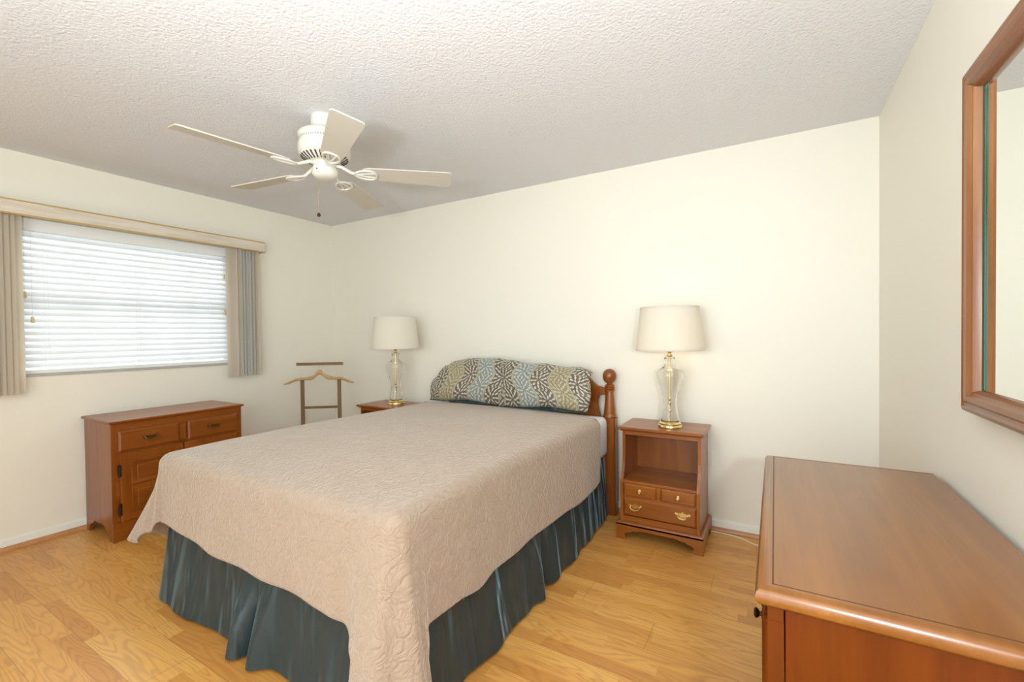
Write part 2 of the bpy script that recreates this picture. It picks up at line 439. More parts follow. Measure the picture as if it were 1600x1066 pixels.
# ------------------------------------------------------------------ venetian blind (slatted) in the window recess
vb = tag(empty('venetian_blind', (-.035, (WY0+WY1)/2, WZ0+.0145)), 'white slatted horizontal blind covering the window', 'blind')
hb = hy-.006
b = B(); box(b, -.03, .03, -hb, hb, .905, .983, .004); obj('head_rail', b, ALU, vb)
b = B(); box(b, -.025, .025, -hb, hb, .0, .028, .005); obj('bottom_rail', b, ALU, vb)
b = B(); ns = 21; pitch = (.905-.042)/ns
for i in range(ns):
    zc = .05+pitch*(i+.35); tilt = radians(52); hwid = .027; nseg = 6
    vs = []
    for k in range(nseg+1):
        t = -1+2*k/nseg; ax = t*hwid; cam_ = .0035*(1-t*t)
        xx = ax*cos(tilt)+cam_*sin(tilt); zz = -ax*sin(tilt)+cam_*cos(tilt)
        vs.append((xx, zc+zz))
    A = [b.verts.new((x, -hb, z)) for x, z in vs]; C = [b.verts.new((x, hb, z)) for x, z in vs]
    A2 = [b.verts.new((x-.0022*sin(tilt), -hb, z-.0022*cos(tilt))) for x, z in vs]; C2 = [b.verts.new((x-.0022*sin(tilt), hb, z-.0022*cos(tilt))) for x, z in vs]
    for k in range(nseg):
        b.faces.new((A[k], A[k+1], C[k+1], C[k])); b.faces.new((A2[k], C2[k], C2[k+1], A2[k+1]))
        b.faces.new((A[k], A2[k], A2[k+1], A[k+1])); b.faces.new((C[k], C[k+1], C2[k+1], C2[k]))
    b.faces.new((A[0], C[0], C2[0], A2[0])); b.faces.new((A[-1], A2[-1], C2[-1], C[-1]))
obj('slats', b, SLAT, vb, True)
for y in (-.5, -.02, .47):
    b = B(); tube(b, [(.026, y, .03), (.026, y, .905)], 0.0008, 6); tube(b, [(.026, y+.018, .03), (.026, y+.018, .905)], .0008, 6); obj('ladder_cord', b, ALU, vb)
for y, z in ((-.588, .49), (-.556, .335), (.585, .72), (.587, .42)):
    b = B(); tube(b, [(.034, y, .905), (.034, y, z+.02)], .0011, 6); c_ = obj('pull_cord', b, ALU, vb)
    b = B(); lathe(b, [(.002, z+.03), (.006, z+.028), (.0095, z+.004), (.0095, z-.008), (.006, z-.011), (0, z-.011)], 14, (.034, y, 0))
    obj('tassel', b, IVORY, c_, True, label='yellowed ivory cord tassel')

# ------------------------------------------------------------------ vertical blind with pelmet, drawn open
PY0, PY1 = .20, 2.21
vt = tag(empty('vertical_blind', (0, (PY0+PY1)/2, 2.03)), 'taupe vertical blind drawn open under a gold edged pelmet', 'blind')
hp = (PY1-PY0)/2
b = B(); box(b, .112, .126, -hp, hp, 0, .083, .002); box(b, .0, .112, hp-.014, hp, 0, .083, .002); box(b, 0, .112, -hp, -hp+.014, 0, .083, .002)
box(b, 0, .112, -hp+.014, hp-.014, .071, .083)
pv = obj('valance', b, PELM, vt, label='grey wood-grain valance board')
b = B(); box(b, .110, .131, -hp-.003, hp+.003, .079, .087, .002); box(b, .110, .131, -hp-.003, hp+.003, -.004, .006, .002)
box(b, .0, .110, hp-.001, hp+.003, .079, .087, .001); box(b, .0, .110, hp-.001, hp+.003, -.004, .006, .001)
obj('gold_edge', b, GOLD, pv, label='gold edging strips')
b = B(); box(b, .055, .085, -hp+.02, hp-.02, .03, .0705); obj('head_rail', b, PLAST, vt)
def vane(yc, ang, mat):
    b = B(); n = 8; A = []; C = []
    for k in range(n+1):
        t = -1+2*k/n; lx = t*.044; ly = .006*(1-t*t)
        x = .07+lx*cos(ang)-ly*sin(ang); y = yc+lx*sin(ang)+ly*cos(ang)
        A.append(b.verts.new((x, y, -1.082))); C.append(b.verts.new((x, y, .0295)))
    for k in range(n): b.faces.new((A[k], A[k+1], C[k+1], C[k]))
    bmesh.ops.solidify(b, geom=b.faces[:], thickness=.0014)
    obj('vane', b, mat, vt, True)
c0 = (PY0+PY1)/2
for i, y in enumerate((1.955, 1.974, 1.994, 2.016, 2.043, 2.070, 2.096, 2.122, 2.142)):
    vane(y-c0, radians(46+9*sin(i*2.1)), VANEG if 2 <= i <= 6 else VANE)
for i, y in enumerate((.690, .665, .638, .61, .585, .558, .53, .5, .475)):
    vane(y-c0, radians(62-8*sin(i*1.7)) if i else radians(82), VANE)

# ------------------------------------------------------------------ hardware
def pull(parent, x, y, z, wd=.075, mat=ABRASS, plate=True):
    """bail pull with bat-wing plate on a front facing -y"""
    h = wd*.5
    b = B()
    if plate:
        half = [(0, -.30), (.16, -.26), (.27, -.12), (.40, -.05), (.46, .06), (.56, .06), (.63, .17), (.56, .27), (.44, .25), (.33, .16), (.24, .26), (.14, .22), (.08, .32), (0, .36)]
        poly = [(x+p*wd, z+q*wd) for p, q in half]+[(x-p*wd, z+q*wd) for p, q in half[::-1][1:-1]]
        prism(b, poly, y-.0025, y, 'xz')
    else:
        for s in (-1, 1): lathe(b, [(0, y-.004), (.010, y-.003), (.011, y)], 14, (x+s*h*.8, 0, z+.006), 'y')
    for s in (-1, 1): lathe(b, [(0, y-.016), (.004, y-.015), (.0045, y-.012), (.0035, y-.003), (.0045, y-.002)], 10, (x+s*h*.8, 0, z+.008), 'y')
    pts = [(x+h*.8*cos(a), y-.013-.007*sin(-a), z+.008+.021*sin(a)*(1 if abs(sin(a)) < .99 else 1)) for a in [pi+pi*k/14 for k in range(15)]]
    tube(b, pts, .0026, 8)
    return obj('drawer_pull', b, mat, parent, True)
def knob(parent, x, y, z, r=.013, mat=BRASS, name='knob'):
    b = B(); lathe(b, [(0, y-.024), (r*.7, y-.022), (r, y-.016), (r*.8, y-.010), (r*.4, y-.006), (r*.45, y-.003), (r*.95, y-.001), (r*.95, y)], 18, (x, 0, z), 'y')
    return obj(name, b, mat, parent, True)
def ogee_top(name, w_, d0, d1, z0, z1, mat, parent, back_over=0.):
    """moulded top: d0 front (neg), d1 back"""
    t = z1-z0
    prof = [(.014, z0), (.012, z0+t*.22), (.004, z0+t*.34), (0, z0+t*.5), (0, z0+t*.78), (.003, z0+t*.93), (.008, z1)]
    b = B(); rings = []
    for ins, z in prof:
        rings.append([b.verts.new(p) for p in ((-w_/2+ins, d0+ins, z), (w_/2-ins, d0+ins, z), (w_/2-ins, d1-ins*.15, z), (-w_/2+ins, d1-ins*.15, z))])
    for A, C in zip(rings, rings[1:]):
        for i in range(4):
            j = (i+1) % 4; b.faces.new((A[i], A[j], C[j], C[i]))
    b.faces.new(rings[0][::-1]); b.faces.new(rings[-1])
    return obj(name, b, mat, parent)
def bracket_poly(x0, x1, z1, foot=.085, arch=.045):
    """front apron with scalloped bracket feet, from x0 to x1, top z1"""
    L = [(x0, z1), (x0, 0), (x0+foot*.62, 0), (x0+foot*.80, .012), (x0+foot*.72, .03), (x0+foot*.66, .038), (x0+foot*.9, .046), (x0+foot*1.25, .052), (x0+foot*1.3, .062), (x0+foot*1.6, z1-.04), (x0+foot*1.75, z1-.036), (x0+foot*2.1, z1-.028)]
    Rr = [(x1+x0-px, pz) for px, pz in L[::-1]]
    return L+Rr

# ------------------------------------------------------------------ nightstands
def nightstand(loc, label, rz=0, copy_of=None):
    t = tag(empty('nightstand', loc, rz), label, 'nightstand', 'matching nightstands beside the bed')
    w2 = .2325; fy = -.175; by = .175           # body half width, lower front, back
    ogee_top('top', .505, -.148, .186, .660, .686, CH[0], t)
    side = [(by, .109), (by, .6598), (-.118, .6598), (-.118, .50), (-.122, .455), (-.140, .415), (-.160, .385), (-.172, .365), (fy, .345), (fy, .109)]
    for s in (-1, 1):
        b = B(); x0, x1 = sorted((s*w2, s*(w2-.019))); prism(b, side, x0, x1, 'yz', .0015); obj('side_panel', b, CH[2], t)
    b = B(); box(b, -w2+.019, w2-.019, by-.01, by, .109, .6598); obj('back_panel', b, CH[2], t)
    b = B(); box(b, -w2+.0191, w2-.0191, -.173, by-.0101, .345, .362, .002); obj('shelf', b, CH[0], t)
    b = B(); box(b, -w2+.0191, w2-.0191, -.117, -.100, .635, .6598, .001); obj('top_rail', b, CH[0], t)
    b = B(); z_ = .1095
    box(b, -w2+.0191, w2-.0191, fy+.001, by-.0101, .1095, .142); box(b, -w2+.0191, w2-.0191, fy+.004, fy+.02, .25, .268); box(b, -.012, .012, fy+.002, fy+.02, .268, .3449)
    box(b, -w2+.0191, w2-.0191, fy+.012, fy+.03, .142, .3449)
    obj('drawer_rail', b, CH[0], t)
    for x0, x1, z0, z1, k in ((-w2+.022, -.014, .266, .343, 1), (.014, w2-.022, .266, .343, 1), (-w2+.022, w2-.022, .145, .254, 2)):
        b = B(); raised(b, x0, x1, z0, z1, fy+.0118, .016, .008); d = obj('drawer', b, CH[0], t)
        y_ = fy+.0118-.016
        if k == 1: knob(d, (x0+x1)/2, y_, (z0+z1)/2, .013, ABRASS)
        else:
            for s in (-1, 1): pull(d, s*.138, y_, .202, .072, ABRASS)
    # moulded plinth with bracket feet
    b = B(); q = .2525
    prism(b, bracket_poly(-q, q, .098, .075), -.196, -.178, 'xz', .001)
    sweep_rect(b, [(0, .088), (0, .098), (.004, .104), (.012, .1088)], -q, q, -.196, .1865)
    sidep = [(-.178, .0905), (-.178, 0), (-.135, 0), (-.118, .012), (-.124, .028), (-.105, .045), (-.07, .058), (.07, .058), (.105, .045), (.124, .028), (.118, .012), (.135, 0), (.186, 0), (.186, .0905)]
    for s in (-1, 1):
        x0, x1 = sorted((s*q, s*(q-.018))); prism(b, sidep, x0, x1, 'yz')
    obj('base', b, CH[0], t)
    return t
nightstand((3.4225, 2.797, 0), 'maple nightstand with open shelf on the right of the bed')
nightstand((1.160, 2.672, 0), 'dark topped nightstand in the far corner, mostly hidden behind the bed')

# ------------------------------------------------------------------ lamps
def lamp(loc, label, power, zbulb=.565):
    t = tag(empty('table_lamp', loc), label, 'lamp', 'matching glass table lamps')
    b = B(); lathe(b, [(.072, 0), (.074, .004), (.072, .012), (.066, .016), (.067, .024), (.058, .033), (.030, .036), (0, .036)], 40); obj('base', b, BRASS, t, True)
    outer = [(.055, .0365), (.055, .06), (.047, .10), (.043, .135), (.042, .165), (.047, .20), (.058, .235), (.070, .27), (.079, .305), (.0825, .33), (.080, .345), (.068, .357), (.050, .366), (.036, .377), (.028, .392), (.025, .405), (.029, .418), (.034, .428), (.030, .436), (.020, .440)]
    inner = [(max(r-.006, .012), z+(.004 if i == 0 else 0)) for i, (r, z) in enumerate(outer)]
    b = B(); lathe(b, outer+inner[::-1], 20, closed=True); obj('glass_body', b, GLASS, t, True, label='clear fluted glass urn body')
    b = B(); lathe(b, [(.0055, .0365), (.0055, .442)], 12)
    for z in (.10, .15, .175): lathe(b, [(.0055, z-.012), (.009, z-.006), (.010, z), (.009, z+.006), (.0055, z+.012)], 12)
    obj('stem', b, BRASS, t, True)
    b = B(); lathe(b, [(.014, .4405), (.018, .446), (.013, .453), (.010, .462), (.015, .470), (.017, .50), (.016, .525), (0, .526)], 20); obj('socket', b, BRASS, t, True)
    b = B()
    left = [(-.012, .468), (-.028, .476), (-.042, .492), (-.052, .53), (-.056, .58), (-.05, .65), (-.03, .70), (0, .717)]
    tube(b, [(x, 0, z) for x, z in left]+[(-x, 0, z) for x, z in left[::-1][1:]], .0032, 8)
    lathe(b, [(.003, .717), (.006, .725), (.004, .735), (.008, .742), (.006, .752), (0, .756)], 12)
    obj('harp', b, BRASS, t, True)
    b = B(); lathe(b, [(0, .628), (.018, .62), (.029, .598), (.029, .58), (.018, .55), (.013, .527), (0, .5265)], 20)
    obj('bulb', b, BULB, t, True)
    b = B(); lathe(b, [(.204, .480), (.1745, .748), (.1727, .748), (.2022, .480)], 56, closed=True)
    s_ = obj('lamp_shade', b, SHADE, t, True)
    b = B(); lathe(b, [(.2050, .478), (.2046, .489), (.2018, .489), (.2018, .478)], 56, closed=True); obj('shade_trim', b, SHADE, s_, True)
    b = B(); lathe(b, [(.1758, .738), (.1748, .750), (.1718, .750), (.1720, .738)], 56, closed=True)
    obj('shade_trim', b, SHADE, s_, True)
    b = B()
    for k in range(3):
        a = 2*pi*k/3+.3; tube(b, [(.006*cos(a), .006*sin(a), .722), (.173*cos(a), .173*sin(a), .742)], .0018, 6)
    obj('shade_spider', b, BRASS, s_, True)
    if power:
        l = bpy.data.lights.new('lamp_bulb', 'POINT'); l.energy = power; l.color = (1, .88, .7); l.shadow_soft_size = .05
        o = bpy.data.objects.new('lamp_bulb_light', l); COL.objects.link(o); o.location = (0, 0, .60); o.parent = t
        o.location = (0, 0, .525)
    return t
lamp((3.4575, 2.800, .6862), 'lit glass table lamp on the nightstand right of the bed', 1.15)
lamp((1.190, 2.715, .6862), 'glass table lamp on the nightstand in the far left corner', .4)

# ------------------------------------------------------------------ bed : headboard, rails, box spring
bed = tag(empty('bed', (2.2, 1.9, 0)), 'bed with turned-post maple headboard against the cream wall', 'bed')
def L(x, y): return (x-2.2, y-1.9)
HX0, HX1, HY = 1.645, 3.022, 2.945
for hx in (HX0, HX1):
    x, y = L(hx, HY)
    b = B(); q = .046
    prism(b, [(x-q+.008, y-.034), (x+q-.008, y-.034), (x+q, y-.026), (x+q, y+.026), (x+q-.008, y+.034), (x-q+.008, y+.034), (x-q, y+.026), (x-q, y-.026)], 0.0, .685, 'xy')
    lathe(b, [(.034, .685), (.046, .689), (.044, .70), (.040, .706), (.040, .712), (.037, .75), (.031, .83), (.028, .868)], 28, (x, y, 0))
    lathe(b, [(.028, .868), (.036, .870), (.037, .878), (.030, .883), (.036, .886), (.037, .894), (.030, .899), (.035, .902), (.036, .909), (.026, .915), (.018, .922), (.018, .927)], 28, (x, y, 0))
    p = obj('bed_post', b, BD[2], bed, True, angle=35)
    b = B(); lathe(b, [(.018, .926), (.030, .930), (.043, .947), (.048, .972), (.046, .992), (.036, 1.012), (.020, 1.023), (0, 1.026)], 28, (x, y, 0)); obj('ball_finial', b, BD[0], p, True)
b = B(); xa, ya = L(HX0+.03, HY); xb, _ = L(HX1-.03, HY); cxm = (xa+xb)/2
def hb_half(s):
    # outline from post to centre (x measured from the post inward)
    e = xb if s > 0 else xa; d = -s
    return [(e, .60), (e, .615), (e+d*.0, .64)]
top = [(0, .895), (.03, .893), (.06, .90), (.09, .925), (.12, .962), (.16, .99), (.24, 1.005), (.40, 1.03), (.66, 1.04)]
bot_ = [(0, .56)]
hole = [(0, .862)]
poly = [(xa+px, pz) for px, pz in top]+[(xb-px, pz) for px, pz in top[::-1][1:]]
# notch beside each post: arm joins the post only between .86 and .895, below it the board swings away
low = [(0, .842), (.028, .842), (.048, .832), (.058, .80), (.056, .76), (.045, .72), (.035, .68), (.0349, .56)]
poly += [(xb-px, pz) for px, pz in low]+[(xa+px, pz) for px, pz in low[::-1]]
prism(b, poly, ya-.012, ya+.012, 'xz', .003); obj('headboard', b, BD[0], bed)
b = B(); box(b, xa-.002, xb+.002, ya-.02, ya+.02, .26, .36); obj('headboard_rail', b, BD[0], bed)
for s, xx in ((-1, 1.50), (1, 2.955)):
    b = B(); x, _ = L(xx, 0); box(b, x-.012, x+.012, -.98, ya-.035, .12, .22); obj('side_rail', b, HINGE, bed)
b = B(); x0, y0 = L(1.455, .93); x1, y1 = L(2.995, 2.90); box(b, x0, x1, y0, y1, .2205, .42, .02, 3); obj('box_spring', b, SHEET, bed)
for xx in (1.5, 2.955):
    for yy in (1.0, 1.9): b = B(); box(b, xx-2.2-.02, xx-2.2+.02, yy-1.9-.02, yy-1.9+.02, 0, .12); obj('frame_leg', b, HINGE, bed)
# mattress
b = B(); box(b, 1.45, 3.022, .92, 2.905, .4205, .696, .04, 5)
tag(obj('mattress', b, SHEET, None, True), 'mattress in a white sheet peeking out beside the bed post', 'mattress')

# ------------------------------------------------------------------ bed skirt
def loop_rr(x0, x1, y0, y1, r, step, cn=12):
    """open path: left side (head to foot), foot, right side (foot to head) -> list of (pos, normal, s, tag)"""
    pts = []
    n = int((y1-y0-r)/step)
    for i in range(n): pts.append((x0, y1-(y1-y0-r)*i/n, -1, 0, 'L'))
    for i in range(cn): 
        a = pi+pi/2*i/cn; pts.append((x0+r+r*cos(a), y0+r+r*sin(a), cos(a), sin(a), 'CL'))
    n = int((x1-x0-2*r)/step)
    for i in range(n): pts.append((x0+r+(x1-x0-2*r)*i/n, y0, 0, -1, 'F'))
    for i in range(cn):
        a = -pi/2+pi/2*i/cn; pts.append((x1-r+r*cos(a), y0+r+r*sin(a), cos(a), sin(a), 'CR'))
    n = int((y1-y0-r)/step)
    for i in range(n+1): pts.append((x1, y0+r+(y1-y0-r)*i/n, 1, 0, 'R'))
    return pts
def gs(x, c, s): return exp(-((x-c)/s)**2)
b = B(); path = loop_rr(1.432, 3.012, .905, 2.885, .035, .012, 8); rows = 26; grid = []
for (x, y, nx, ny, tg) in path:
    colv = []
    for k in range(rows+1):
        t = k/rows; z = .425+(.014-.425)*t
        s = x if tg in ('F', 'CL', 'CR') else y
        off = -.012+.052*t
        off += .006*t*sin(s*23+1.3)+.0015*t*sin(s*51)+.006*t*sin(s*9.3)
        tp_ = sm(.15, 1, t)
        if tg == 'F':                       # box pleat on the foot side
            off += tp_*(.05*gs(s, 2.165, .05)+.055*gs(s, 2.30, .045)-.075*gs(s, 2.232, .016))
            off += .02*t*gs(s, 1.75, .1)-.012*t*gs(s, 1.95, .08)
        if tg == 'R':
            off += tp_*(.04*gs(s, 1.78, .05)-.05*gs(s, 1.875, .02)+.012*gs(s, 1.97, .05))
            off += .012*t*gs(s, 1.35, .1)
            off -= .03*t*sm(2.5, 2.88, s)
        if tg == 'L': off -= .022*t
        zz = z
        colv.append(b.verts.new((x+nx*off, y+ny*off, zz)))
    grid.append(colv)
for A, C in zip(grid, grid[1:]):
    for k in range(rows): b.faces.new((A[k], A[k+1], C[k+1], C[k]))
bmesh.ops.solidify(b, geom=b.faces[:], thickness=.002)
tag(obj('bed_skirt', b, TEAL, None, True, angle=80), 'dark teal satin skirt hanging around the bed base down to the floor', 'bed skirt')

# ------------------------------------------------------------------ coverlet
QX0, QX1, QY0, QY1 = 1.412, 3.026, .868, 2.815
def ztop(x, y):
    u = (x-QX0)/(QX1-QX0); v = (y-QY0)/(QY1-QY0)
    cu = max(0, 1-abs(2*u-1)**3)
    cr = .026*cu*sm(0, .18, v)*(1-.35*sm(.75, 1., v))
    lift = .014*(1-sm(.3, .95, v))
    return .704+cr+lift+.0025*sin(x*9+y*4)*cu+.002*sin(y*13-x*5)*cu
b = B()
rr = .07
P0 = loop_rr(QX0, QX1, QY0, QY1, rr, .016, 26)
nR = len(P0)
# head edge closes the loop
nh = 70
head = [(QX1-(QX1-QX0)*i/nh, QY1, 0, 1, 'H') for i in range(1, nh)]
loop = P0+head
N = len(loop)
cc = Vector((2.22, 1.85))
RND = .055
rings = []
ks = [.04, .1, .17, .24, .31, .38, .45, .52, .59, .66, .72, .78, .83, .87, .90, .93]
vert_rows = 34
def drop(i):
    x, y, nx, ny, tg = loop[i]
    hem_side_l = [(.93, .205), (1.0, .135), (1.2, .13), (1.7, .20), (2.9, .24)]
    if tg == 'L': return interp([(.94, .232), (1.15, .115), (1.4, .12), (1.8, .2), (2.9, .25)], y)
    if tg == 'CL':
        a = (atan2(ny, nx) % (2*pi))-pi; q = a/(pi/2); return interp([(0, .232), (.3, .262), (.62, .34), (1, .395)], q)
    if tg == 'F': return interp([(1.48, .397), (1.65, .392), (2.0, .365), (2.4, .348), (2.65, .343), (2.80, .332), (2.88, .285), (2.95, .155)], x)
    if tg == 'CR':
        a = atan2(ny, nx); q = (a+pi/2)/(pi/2); return interp([(0, .150), (.4, .095), (.6, .095), (1, .16)], q)
    if tg == 'R': return interp([(.935, .165), (.955, .25), (.985, .325), (1.15, .322), (1.3, .300), (1.42, .318), (1.8, .308), (2.5, .285), (2.78, .285), (2.86, .335)], y)
    return .62
def flare(i, t, z):
    x, y, nx, ny, tg = loop[i]
    if tg == 'L': f = interp([(.94, .30), (1.13, .13), (1.35, .05), (2.0, .02), (2.9, .004)], y)
    elif tg == 'CL':
        q = ((atan2(ny, nx) % (2*pi))-pi)/(pi/2); f = interp([(0, .30), (.15, .27), (.4, .12), (.7, .035), (1, .02)], q)
    elif tg == 'F': 
        f = .014+.006*sin(x*7)+.005*sin(x*19+1)
        f += interp([(2.70, 0), (2.83, .010), (2.88, .04), (2.95, .105)], x)-.012*gs(x, 2.80, .04)
    elif tg == 'CR':
        q = (atan2(ny, nx)+pi/2)/(pi/2); f = interp([(0, .110), (.22, .140), (.5, .108), (.78, .118), (1, .075)], q)
    elif tg == 'R':
        f = .014+.006*sin(y*6)+.004*sin(y*17)+interp([(.935, .075), (.96, .04), (1.0, .008), (1.2, .0)], y)-.01*sm(2.4, 2.87, y)
    else: f = 0
    return f*t**1.15
for k in ks:
    ring = []
    for (x, y, nx, ny, tg) in loop:
        bx, by_ = x-nx*RND, y-ny*RND
        if tg == 'H': bx, by_ = x, y
        px = cc.x+(bx-cc.x)*k/ks[-1]*.985; py = cc.y+(by_-cc.y)*k/ks[-1]*.985
        ring.append(b.verts.new((px, py, ztop(px, py))))
    rings.append(ring)
for a in (8, 20, 34, 48, 62, 76, 90):
    ring = []
    for (x, y, nx, ny, tg) in loop:
        a_ = radians(a)
        if tg == 'H': ring.append(b.verts.new((x, y-.02+.02*a/90, ztop(x, y)-.02*(1-cos(a_)))))
        else:
            px, py = x-nx*RND*(1-sin(a_)), y-ny*RND*(1-sin(a_))
            zt = ztop(x-nx*RND, y-ny*RND)
            ring.append(b.verts.new((px, py, zt-RND*(1-cos(a_)))))
    rings.append(ring)
for k in range(1, vert_rows+1):
    t = k/vert_rows; ring = []
    for i, (x, y, nx, ny, tg) in enumerate(loop):
        if tg == 'H': 
            ring.append(b.verts.new((x, y, ztop(x, y)-.02-.02*t))); continue
        zt = ztop(x-nx*RND, y-ny*RND)-RND
        z = zt+(drop(i)-zt)*t
        f = flare(i, t, z)
        ring.append(b.verts.new((x+nx*f, y+ny*f, z)))
    rings.append(ring)
for A, C in zip(rings, rings[1:]):
    for i in range(N):
        j = (i+1) % N; b.faces.new((A[i], A[j], C[j], C[i]))
b.faces.new(rings[0])
for v in b.verts:
    v.co.y -= .08*sm(2.8, 3.0, v.co.x)*sm(2.45, 2.815, v.co.y)
# soften the hem/head transitions a little
hemv = set(rings[-1])
qo = obj('bedspread', b, QUILT, None, True, angle=70)
md = qo.modifiers.new('thickness', 'SOLIDIFY'); md.thickness = .005; md.offset = -1; md.use_even_offset = False
tag(qo, 'tan quilted bedspread draped over the bed with a long fold at the near corner', 'bedspread')

# ------------------------------------------------------------------ pillow shams
TOPZ = [(1.46, .885), (1.52, .93), (1.60, 1.02), (1.70, 1.062), (1.92, 1.085), (2.1, 1.082), (2.235, 1.072), (2.516, 1.053), (2.80, 1.035), (2.90, 1.02), (2.95, .985)]
def sham(name, x0, x1, dy, label, seed, botoff):
    rnd = random.Random(seed)
    b = B(); uvl = b.loops.layers.uv.new('UVMap'); nu, nv = 60, 36; ph = rnd.random()*6
    front = []; back = []; UVf = {}
    for i in range(nu+1):
        u = i/nu; x = x0+(x1-x0)*u
        colf = []; colb = []
        zt = interp(TOPZ, x)+.004*sin(u*17+ph); zb = .7385+botoff(u)
        for j in range(nv+1):
            v = j/nv
            z = zb+(zt-zb)*(1-(1-v)**1.25)
            # centre line leans back onto the headboard, flops over at the top
            yc = 2.815+dy+.075*v**1.4+.016*sm(.75, 1, v)
            e = (max(0, 1-abs(2*u-1)**5)**.55)*(max(0, 1-abs(2*v-1)**3.5)**.6)
            th = .052*e
            wv = .006*sin(u*9+v*5+ph)+.004*sin(u*21-v*7)
            yf = yc-th*(1.15-.5*v)+wv*e; yb = min(yc+th*.5+.004, 2.926-.0*v) if v < .82 else yc+th*.3+.004
            xs = x+.012*sin(v*pi*2+ph)*(1-e) + (.012*(v-.5) if u > .5 else -.012*(v-.5))*abs(2*u-1)
            if u < .5 and seed == 1: xs += .02*(1-v)*(1-2*u)*0
            vf = b.verts.new((xs, yf, z)); vb_ = b.verts.new((xs, max(yb, yf+.004), z+.001))
            ux = x if seed == 1 else -x+.03
            UVf[vf] = (ux, v*.40+.02); UVf[vb_] = (ux, v*.40+.02)
            colf.append(vf); colb.append(vb_)
        front.append(colf); back.append(colb)
    bf = []
    for i in range(nu):
        for j in range(nv):
            b.faces.new((front[i][j], front[i+1][j], front[i+1][j+1], front[i][j+1]))
            f = b.faces.new((back[i][j], back[i][j+1], back[i+1][j+1], back[i+1][j])); f.material_index = 1
    for i in range(nu):
        b.faces.new((front[i][0], back[i][0], back[i+1][0], front[i+1][0])).material_index = 1; b.faces.new((front[i][nv], front[i+1][nv], back[i+1][nv], back[i][nv]))
    for j in range(nv):
        b.faces.new((front[0][j], front[0][j+1], back[0][j+1], back[0][j])); b.faces.new((front[nu][j], back[nu][j], back[nu][j+1], front[nu][j+1]))
    for f in b.faces:
        for l in f.loops: l[uvl].uv = UVf.get(l.vert, (0, 0))
    o = tag(obj(name, b, [SHAM, TEAL], None, True, angle=75), label, 'pillow', 'leaf patterned pillow shams on the bed')
    # teal underside flap peeping out along the lower front edge
    b = B(); A = []; C = []
    for i in range(nu+1):
        u = i/nu; x = x0+.02+(x1-x0-.04)*u; k = sin(pi*u)
        zb = .7385+botoff(u)
        A.append(b.verts.new((x, 2.81+dy, zb+.012))); C.append(b.verts.new((x, 2.795+dy-.010*k, .729)))
    for i in range(nu): b.faces.new((A[i], C[i], C[i+1], A[i+1]))
    bmesh.ops.solidify(b, geom=b.faces[:], thickness=.003)
    obj('underside_flap', b, TEAL, o, True, label='dark teal underside edge')
    return o
sham('pillow_sham', 1.475, 2.27, 0, 'leaf-print satin pillow sham on the window side of the bed', 1, lambda u: -.014+.022*gs(u, .5, .22))
sham('pillow_sham', 2.20, 2.925, -.034, 'leaf-print satin pillow sham beside the turned bed post', 2, lambda u: -.012+.022*gs(u, .62, .25))

# ------------------------------------------------------------------ chest under the window (front faces +x)
ch = tag(empty('chest', (.2475, 1.402, 0), pi/2), 'low maple chest with two drawers over panelled doors under the window', 'chest')
cw, cd = .395, .215                 # body half width, half depth
ogee_top('top', .816, -.232, .2245, .738, .762, CB[0], ch)
for s in (-1, 1):
    b = B(); x0, x1 = sorted((s*cw, s*(cw-.019)))
    sp = [(-cd, .7379), (-cd, 0), (-cd+.05, 0), (-cd+.055, .03), (-cd+.08, .055), (-cd+.11, .06), (-cd+.135, .085), (cd-.135, .085), (cd-.11, .06), (cd-.08, .055), (cd-.055, .03), (cd-.05, 0), (cd, 0), (cd, .7379)]
    prism(b, sp, x0, x1, 'yz', .001); obj('side_panel', b, CB[2], ch)
b = B(); box(b, -cw+.0191, cw-.0191, cd-.012, cd-.002, .09, .737); obj('back_panel', b, CB[2], ch)
b = B(); fy = -cd
for x0, x1, z0, z1 in ((-cw+.0191, -cw+.055, .12, .7379), (cw-.055, cw-.0191, .12, .7379), (-cw+.055, cw-.055, .69, .7379), (-cw+.055, cw-.055, .545, .575), (-cw+.055, cw-.055, .10, .145), (-.022, .022, .145, .69)):
    box(b, x0, x1, fy+.0005, fy+.02, z0, z1, .001, 1)
box(b, -cw+.0191, cw-.0191, fy+.02, fy+.028, .10, .7379)
obj('face_frame', b, CB[0], ch)
